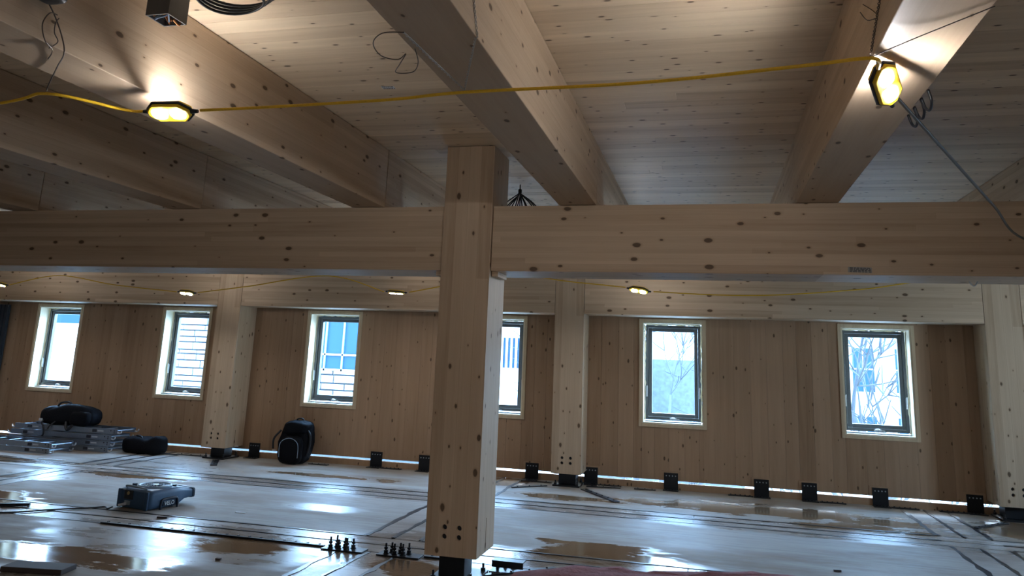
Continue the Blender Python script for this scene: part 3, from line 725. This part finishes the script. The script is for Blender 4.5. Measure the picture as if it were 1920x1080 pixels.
# ------------------------------------------------------------------ bags
t = thing('holdall', 'black holdall lying on top of the ladder stack', 'bag', (-9.76, 10.55, .348))
def duf(q, p):
    q = q.copy(); s = 1 - .16*max(0, (abs(p.x) - .5)); q.z *= s
    q.z += .02*math.sin(q.x*7 + 1); q.z = max(q.z, -.135); return q
obj('bag_body', MB().blob((0,0,.138), (.50,.17,.155), .6, .55, 40, 18, .028, 6., 2., shape=duf), MT['black'], t)
obj('side_pocket', MB().blob((.30,-.13,.11), (.17,.07,.11), .6, .6, 20, 12, .015, 9., 4.), MT['black'], t)
obj('handle', MB().tube(curve_pts([(-.22,-.06,.26), (-.16,-.06,.325), (-.02,-.05,.335), (.06,-.06,.28)], 6), .016, 6), MT['strapb'], t)
obj('shoulder_strap', MB().tube(curve_pts([(-.40,-.10,.08), (-.34,-.20,.02), (-.27,-.235,-.02), (-.24,-.24,-.12), (-.26,-.24,-.17)], 6), .013, 6), MT['strapb'], t)
obj('shoulder_strap', MB().tube(curve_pts([(-.12,-.17,.05), (-.16,-.22,-.01), (-.18,-.235,-.06)], 5), .011, 6), MT['strapb'], t)
obj('handle', MB().tube(curve_pts([(.08,-.17,.05), (.14,-.22,-.03), (.2,-.24,-.05), (.25,-.22,.02)], 5), .020, 6), MT['strapb'], t)
obj('buckle', MB().box(-.42,-.36,-.185,-.175,.05,.085).box(-.10,-.04,-.06,-.04,.29,.30), MT['label'], t)
t = thing('holdall', 'black holdall slumped on the floor at the right end of the ladder stack', 'bag', (-8.40, 10.62, 0))
def duf2(q, p):
    q = q.copy(); q.z *= (1 + .30*(1 if p.x > .45 else 0)*min(1, (p.x-.45)*4) - .22*math.exp(-((p.x-.30)/.14)**2)); q.z = max(q.z, -.112); return q
obj('bag_body', MB().blob((0,0,.115), (.34,.17,.13), .55, .6, 40, 18, .022, 7., 9., shape=duf2), MT['black'], t)
obj('handle', MB().tube(curve_pts([(-.16,-.05,.22), (-.08,-.08,.26), (.02,-.1,.22), (.07,-.15,.10)], 6), .013, 6), MT['strapb'], t)
obj('strap_end', MB().bar((.30,-.02,.018), (.60,.0,.014), .05, .012), MT['strapb'], t)
t = thing('backpack', 'black backpack standing against the far wall under the third window from the left', 'backpack', (-5.985, 10.78, 0))
def bpk(q, p):
    q = q.copy(); f = (q.z + .3)/.6; q.x *= 1.05 - .22*max(0, f - .55); q.y += .05*f; q.x += .05*f; q.z = max(q.z, -.292); return q
obj('bag_body', MB().blob((0,0,.295), (.235,.15,.305), .5, .5, 36, 22, .018, 6., 5., shape=bpk), MT['black'], t)
obj('front_pocket', MB().blob((.05,-.15,.20), (.17,.07,.19), .5, .5, 24, 14, .010, 8., 6.), MT['black'], t)
obj('top_flap', MB().blob((.06,.0,.50), (.20,.16,.10), .6, .6, 28, 14, .02, 9., 7.), MT['black'], t)
obj('grab_handle', MB().tube(curve_pts([(0,.02,.58), (.02,.02,.625), (.10,.02,.625), (.13,.02,.57)], 6), .012, 6), MT['strapb'], t)
obj('shoulder_strap', MB().tube(curve_pts([(.20,-.05,.50), (.29,-.08,.42), (.30,-.08,.28), (.25,-.06,.12)], 6), .018, 6), MT['strapb'], t)
obj('shoulder_strap', MB().tube(curve_pts([(-.18,-.08,.46), (-.26,-.13,.34), (-.26,-.13,.2)], 6), .016, 6), MT['strapb'], t)
obj('zip_line', MB().tube(curve_pts([(-.10,-.225,.10), (-.09,-.235,.30), (.05,-.235,.37), (.18,-.225,.30), (.19,-.215,.10)], 6), .005, 5), MT['fanr'], t)
obj('buckle', MB().box(-.255,-.20,-.16,-.145,.165,.185), MT['label'], t)

# ------------------------------------------------------------------ air mover
t = thing('air_mover', 'blue low floor fan with a round top intake, standing on the wet floor', 'fan', (-5.62, 7.30, 0), -.20); t.scale = (.95, .90, .98)
def rring(hw, z0, z1, yy, n=28, e=.32):
    out = []
    for i in range(n):
        a = 2*PI*(i+.5)/n; cx, sx = math.cos(a), math.sin(a)
        out.append(Vector((hw*math.copysign(abs(cx)**e, cx), yy, (z0+z1)/2 + (z1-z0)/2*math.copysign(abs(sx)**e, sx))))
    return out
obj('fan_body', MB().loft([rring(.215,.012,.175,-.245), rring(.24,.004,.190,-.225), rring(.248,.002,.196,-.19), rring(.25,.002,.198,0), rring(.248,.004,.196,.14), rring(.235,.02,.185,.20), rring(.205,.048,.165,.29), rring(.20,.055,.155,.36), rring(.20,.055,.152,.415)]), MT['fan'], t)
obj('outlet_lip', MB().loft([rring(.207,.050,.158,.405), rring(.207,.050,.158,.43)]), MT['fand'], t)
ri = MB()
def torus(mb, c, R, r, n=36, k=8):
    vs = []
    for i in range(n):
        a = 2*PI*i/n
        for j in range(k):
            b = 2*PI*j/k; vs.append((c[0] + (R + r*math.cos(b))*math.cos(a), c[1] + (R + r*math.cos(b))*math.sin(a), c[2] + r*math.sin(b)))
    mb.add(vs, [(i*k+j, ((i+1)%n)*k+j, ((i+1)%n)*k+(j+1)%k, i*k+(j+1)%k) for i in range(n) for j in range(k)], True)
torus(ri, (.01,.03,.201), .165, .014); obj('intake_ring', ri, MT['fanr'], t)
obj('intake_well', MB().cyl((.01,.03,.190), (.01,.03,.2005), .158, 32), MT['fand'], t)
gr = MB()
for R in (.05,.085,.12,.145): torus(gr, (.01,.03,.205), R, .0028, 32, 5)
for k in range(6): a = PI*k/6; gr.bar((.01+.155*math.cos(a), .03+.155*math.sin(a), .206), (.01-.155*math.cos(a), .03-.155*math.sin(a), .206), .005, .004)
obj('intake_grille', gr, MT['fand'], t); obj('motor_hub', MB().cyl((.01,.03,.2005), (.01,.03,.213), .035, 16), MT['fanr'], t)
obj('carry_handle', MB().tube(curve_pts([(-.15,-.20,.196), (-.13,-.225,.215), (.07,-.225,.212), (.14,-.19,.197)], 6), .011, 8), MT['fanr'], t)
obj('top_knob', MB().cyl((-.16,-.10,.197), (-.16,-.10,.222), .026, 12), MT['fand'], t)
obj('top_knob', MB().cyl((.12,.19,.185), (.12,.19,.207), .03, 12), MT['fand'], t)
obj('control_panel', MB().box(-.13,.0,-.252,-.240,.09,.178), MT['blackp'], t, .004)
obj('switch_dial', MB().cyl((-.065,-.252,.150), (-.065,-.262,.150), .017, 12), plain('amber_dial', (.45,.33,.14), .5), t)
obj('rating_plate', MB().box(-.115,-.03,-.253,-.246,.035,.075), MT['galv'], t)
for sx in (-.20, .20): obj('corner_rib', MB().box(sx-.03, sx+.03, -.256, -.235, .005, .185), MT['fan'], t, .01)
arch = MB()
arch.tube(curve_pts([(.252,-.09,.0), (.256,-.085,.07), (.256,-.06,.095), (.256,.10,.098), (.256,.135,.07), (.254,.14,.0)], 6), .013, 8)
obj('foot_arch', arch, MT['fand'], t)
obj('name_plate', MB().box(.245,.2565,-.055,.105,.03,.075), MT['fand'], t, .002)
cu = bpy.data.curves.new('lettering', 'FONT'); cu.body = 'VELO'; cu.size = .056; cu.extrude = .0012; cu.align_x = 'CENTER'; cu.align_y = 'CENTER'
to = bpy.data.objects.new('tmp_text', cu); COL.objects.link(to); bpy.context.view_layer.update()
me = bpy.data.meshes.new_from_object(to.evaluated_get(bpy.context.evaluated_depsgraph_get())); bpy.data.objects.remove(to, do_unlink=True)
lt = put('lettering', me, None, t, (.258, .025, .053)); lt.rotation_euler = (PI/2, 0, PI/2); me.materials.clear(); me.materials.append(MT['label'])
for sx in (-.18, .18):
    for sy in (-.17, .12): obj('rubber_foot', MB().cyl((sx, sy, 0), (sx, sy, .01), .025, 10), MT['blackp'], t)
obj('plug_end', MB().bar((-.14,-.30,.030), (-.07,-.262,.050), .028, .024), MT['label'], t)
m = MB().tube(curve_pts([(-5.80,6.98,.030), (-5.84,6.96,.012), (-5.94,7.03,.009), (-6.04,6.92,.008), (-6.26,6.73,.008), (-6.40,6.56,.008), (-6.57,6.41,.008), (-7.0,6.3,.008), (-7.6,6.35,.008)], 8), .0075, 7)
tag(obj('power_cord', m, MT['blackp']), 'black power cord running left from the blue floor fan', 'cord')

# ------------------------------------------------------------------ pink wool batt and scraps
def batt(q, p):
    q = q.copy(); q.z = max(q.z, -.10); return q
mm = Matrix.Rotation(math.atan2(.55, 2.2), 4, 'Z')
o = obj('insulation_batt', MB().blob((-.18, 5.86, .10), (1.22,.20,.115), .55, .45, 72, 20, .030, 5., 3., mat=mm, shape=batt), MT['pink'])
tag(o, 'torn pink insulation batt lying along the bottom edge', 'insulation')
tag(obj('board_offcut', MB().bar((-4.95,4.98,.02), (-4.50,5.06,.02), .18, .036), MT['scrap'], None, .004), 'dark board offcut on the floor at the bottom left corner', 'offcut')
tag(obj('steel_bar', MB().bar((-7.2,6.45,.016), (-6.62,6.80,.016), .04, .028), MT['steel'], None, .003), 'dark bar on the floor at the left edge, beside the cord', 'bar')
for lab, p, s, mt in (('small white card on the floor left of the fan', (-6.35,7.98,.003), (.07,.045,.002), 'whitebit'), ('white strip on the floor in front of the low ladder stack', (-8.93,9.42,.004), (.20,.015,.003), 'whitebit'),
                   ('dark splinter on the floor in front of the fan', (-5.12,6.85,.008), (.05,.012,.007), 'scrap'), ('white scrap to the right of the fan snout', (-4.62,7.38,.003), (.05,.014,.002), 'whitebit'),
                   ('dark scrap below the seam at lower left', (-3.75,5.75,.008), (.02,.012,.007), 'scrap'), ('tiny dark scrap on the pale floor right of the pink batt', (1.0,7.35,.007), (.03,.008,.006), 'scrap')):
    tag(obj('floor_scrap', MB().obox(p, (1,.15,0), (-.15,1,0), (0,0,1), *s), MT[mt]), lab, 'scrap')
# dark folded panel at the left edge
t = MB()
for k in range(9):
    x0 = -12.36 + .075*k; t.box(x0, x0 + .05, 10.90, 10.935, 0, 2.2); t.box(x0 + .05, x0 + .075, 10.915, 10.935, 0, 2.2)
tag(obj('corrugated_panel', t, MT['tarp']), 'dark blue ribbed metal panel leaning on the wall at the left edge', 'panel')
m = MB().tube(curve_pts([(1.80,6.12,2.288), (1.815,6.11,2.262), (1.83,6.10,2.258), (1.85,6.11,2.288)], 5), .005, 6)
tag(obj('wire_hook', m, MT['label']), 'small white hook under the right beam', 'hook')

# ------------------------------------------------------------------ outside
tag(obj('ground', MB().box(-90, 70, YW + .5, 120, -4.4, -4.0), MT['snow']), 'pale ground outside', kind='structure')
t = thing('stone_building', 'pale stone building with blue ribbon windows, outside the left windows', 'building', (0, 22, -4))
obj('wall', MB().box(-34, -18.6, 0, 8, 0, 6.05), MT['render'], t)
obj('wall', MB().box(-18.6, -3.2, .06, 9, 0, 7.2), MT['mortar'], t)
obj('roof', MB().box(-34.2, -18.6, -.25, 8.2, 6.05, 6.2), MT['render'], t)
obj('sky_panel', MB().box(-34, -18.7, 6.2, 8, 6.2, 9.5), MT['bglass'], t)  # added blue slab standing in for the sky above the low roof
obj('chimney', MB().cyl((-21.1,3,6.2), (-21.1,3,6.75), .22, 12).cyl((-21.1,3,6.75), (-21.1,3,6.9), .34, 12), MT['render'], t)
obj('wall', MB().box(-7.6, -3.2, -.02, .06, 0, 7.2), MT['render'], t)
z = 3.9
while z < 7.0:
    h = random.choice((.13,.17,.2,.24)); x = -18.5 + random.uniform(0,.3)
    while x < -14.4:
        l = random.uniform(.4,1.2); obj('stone', MB().box(x, x+l-.045, random.uniform(-.03,.01), .06, z, z+h-.05), MT['stone'], t); x += l
    z += h
z = 3.6
while z < 5.0:
    h = random.choice((.14,.2,.25)); x = -12.6 + random.uniform(0,.3)
    while x < -9.6:
        l = random.uniform(.4,1.1); obj('stone', MB().box(x, x+l-.045, random.uniform(-.03,.01), .06, z, z+h-.05), MT['stone'], t); x += l
    z += h
f = obj('window_band', MB().box(-13.2, -9.0, .0, .07, 5.1, 6.75), MT['bglass'], t)
for k in range(8): obj('mullion', MB().box(-13.2+.58*k, -13.14+.58*k, -.05, .06, 5.05, 6.78), MT['fan'], f)
for zz in (5.05, 5.5, 6.74): obj('mullion', MB().box(-13.2, -9.0, -.05, .06, zz, zz+.05), MT['render'], f)
f = obj('window_louvre', MB().box(-6.15, -4.6, -.03, .05, 5.35, 6.2), MT['bglass'], t)
for k in range(11): obj('louvre_blade', MB().box(-6.15+.14*k, -6.09+.14*k, -.07, -.03, 5.35, 6.2), MT['render'], f)
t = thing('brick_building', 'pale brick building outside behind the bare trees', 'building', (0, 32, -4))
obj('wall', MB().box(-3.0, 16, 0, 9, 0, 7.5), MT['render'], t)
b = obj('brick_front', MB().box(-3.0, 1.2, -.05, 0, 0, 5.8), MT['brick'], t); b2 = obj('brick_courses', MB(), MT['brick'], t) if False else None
for r in range(2):
    for k in range(9):
        x0 = 2.2 + 1.5*k; z0 = 3.4 + 2.5*r - 1
        f = obj('window', MB().box(x0, x0+.75, -.04, .02, z0, z0+1.6), MT['bglass'], t)
        obj('glazing_bar', MB().box(x0+.35, x0+.40, -.07, -.04, z0, z0+1.6).box(x0, x0+.75, -.07, -.04, z0+.8, z0+.85), MT['render'], f)
for k in range(10): obj('pilaster', MB().box(1.6+1.5*k, 1.85+1.5*k, -.14, 0, 0, 7.4), MT['render'], t)

def tree(lab, base, h, seed, lean=0., trunk=.5):
    rnd = random.Random(seed); t = thing('bare_tree', lab, 'tree', base)
    tr = MB(); tw = MB()
    def grow(p, d, L, r, lev):
        pts = [p.copy()]; n = 5
        for i in range(n):
            d = (d + Vector((rnd.uniform(-1,1), rnd.uniform(-1,1), rnd.uniform(-.5,.9)))*.13).normalized(); p = p + d*(L/n); pts.append(p.copy())
        rs = [r*(1 - .45*i/n) for i in range(n+1)]
        (tr if lev < 1 else tw).tube(pts, rs, 7 if lev < 1 else (5 if lev < 3 else 3), caps=False)
        if lev >= 5: return
        for c in range(2 if lev < 2 else rnd.choice((2,3,3))):
            i = rnd.randint(2, n); a = rnd.uniform(0, 2*PI); u = d.orthogonal().normalized(); u.rotate(Matrix.Rotation(a, 3, d))
            L2 = h*.3 if lev == 0 else L; nd = (d*rnd.uniform(.5,.9) + u*rnd.uniform(.5,.95)).normalized()
            grow(pts[i], nd, L2*rnd.uniform(.62,.85), max(.016, rs[i]*rnd.uniform(.5,.72)), lev+1)
        grow(pts[-1], (d + Vector((rnd.uniform(-.3,.3), rnd.uniform(-.3,.3), .1))).normalized(), (h*.3 if lev == 0 else L*.8), max(.016, rs[-1]*.85), lev+1)
    grow(Vector((0,0,0)), Vector((lean,0,1)).normalized(), h*trunk, h*.026, 0)
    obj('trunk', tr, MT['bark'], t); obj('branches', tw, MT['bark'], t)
tree('bare tree with a thick forked trunk outside the window right of the middle far column', (-.98, 18., -4), 9.5, 3, -.02, .46)
tree('bare tree with fine spreading branches outside the rightmost window', (3.5, 16.5, -4), 8.5, 11, -.03, .40)
tree('smaller bare tree further back behind the forked tree', (-.2, 24.5, -4), 7.5, 21, .0)
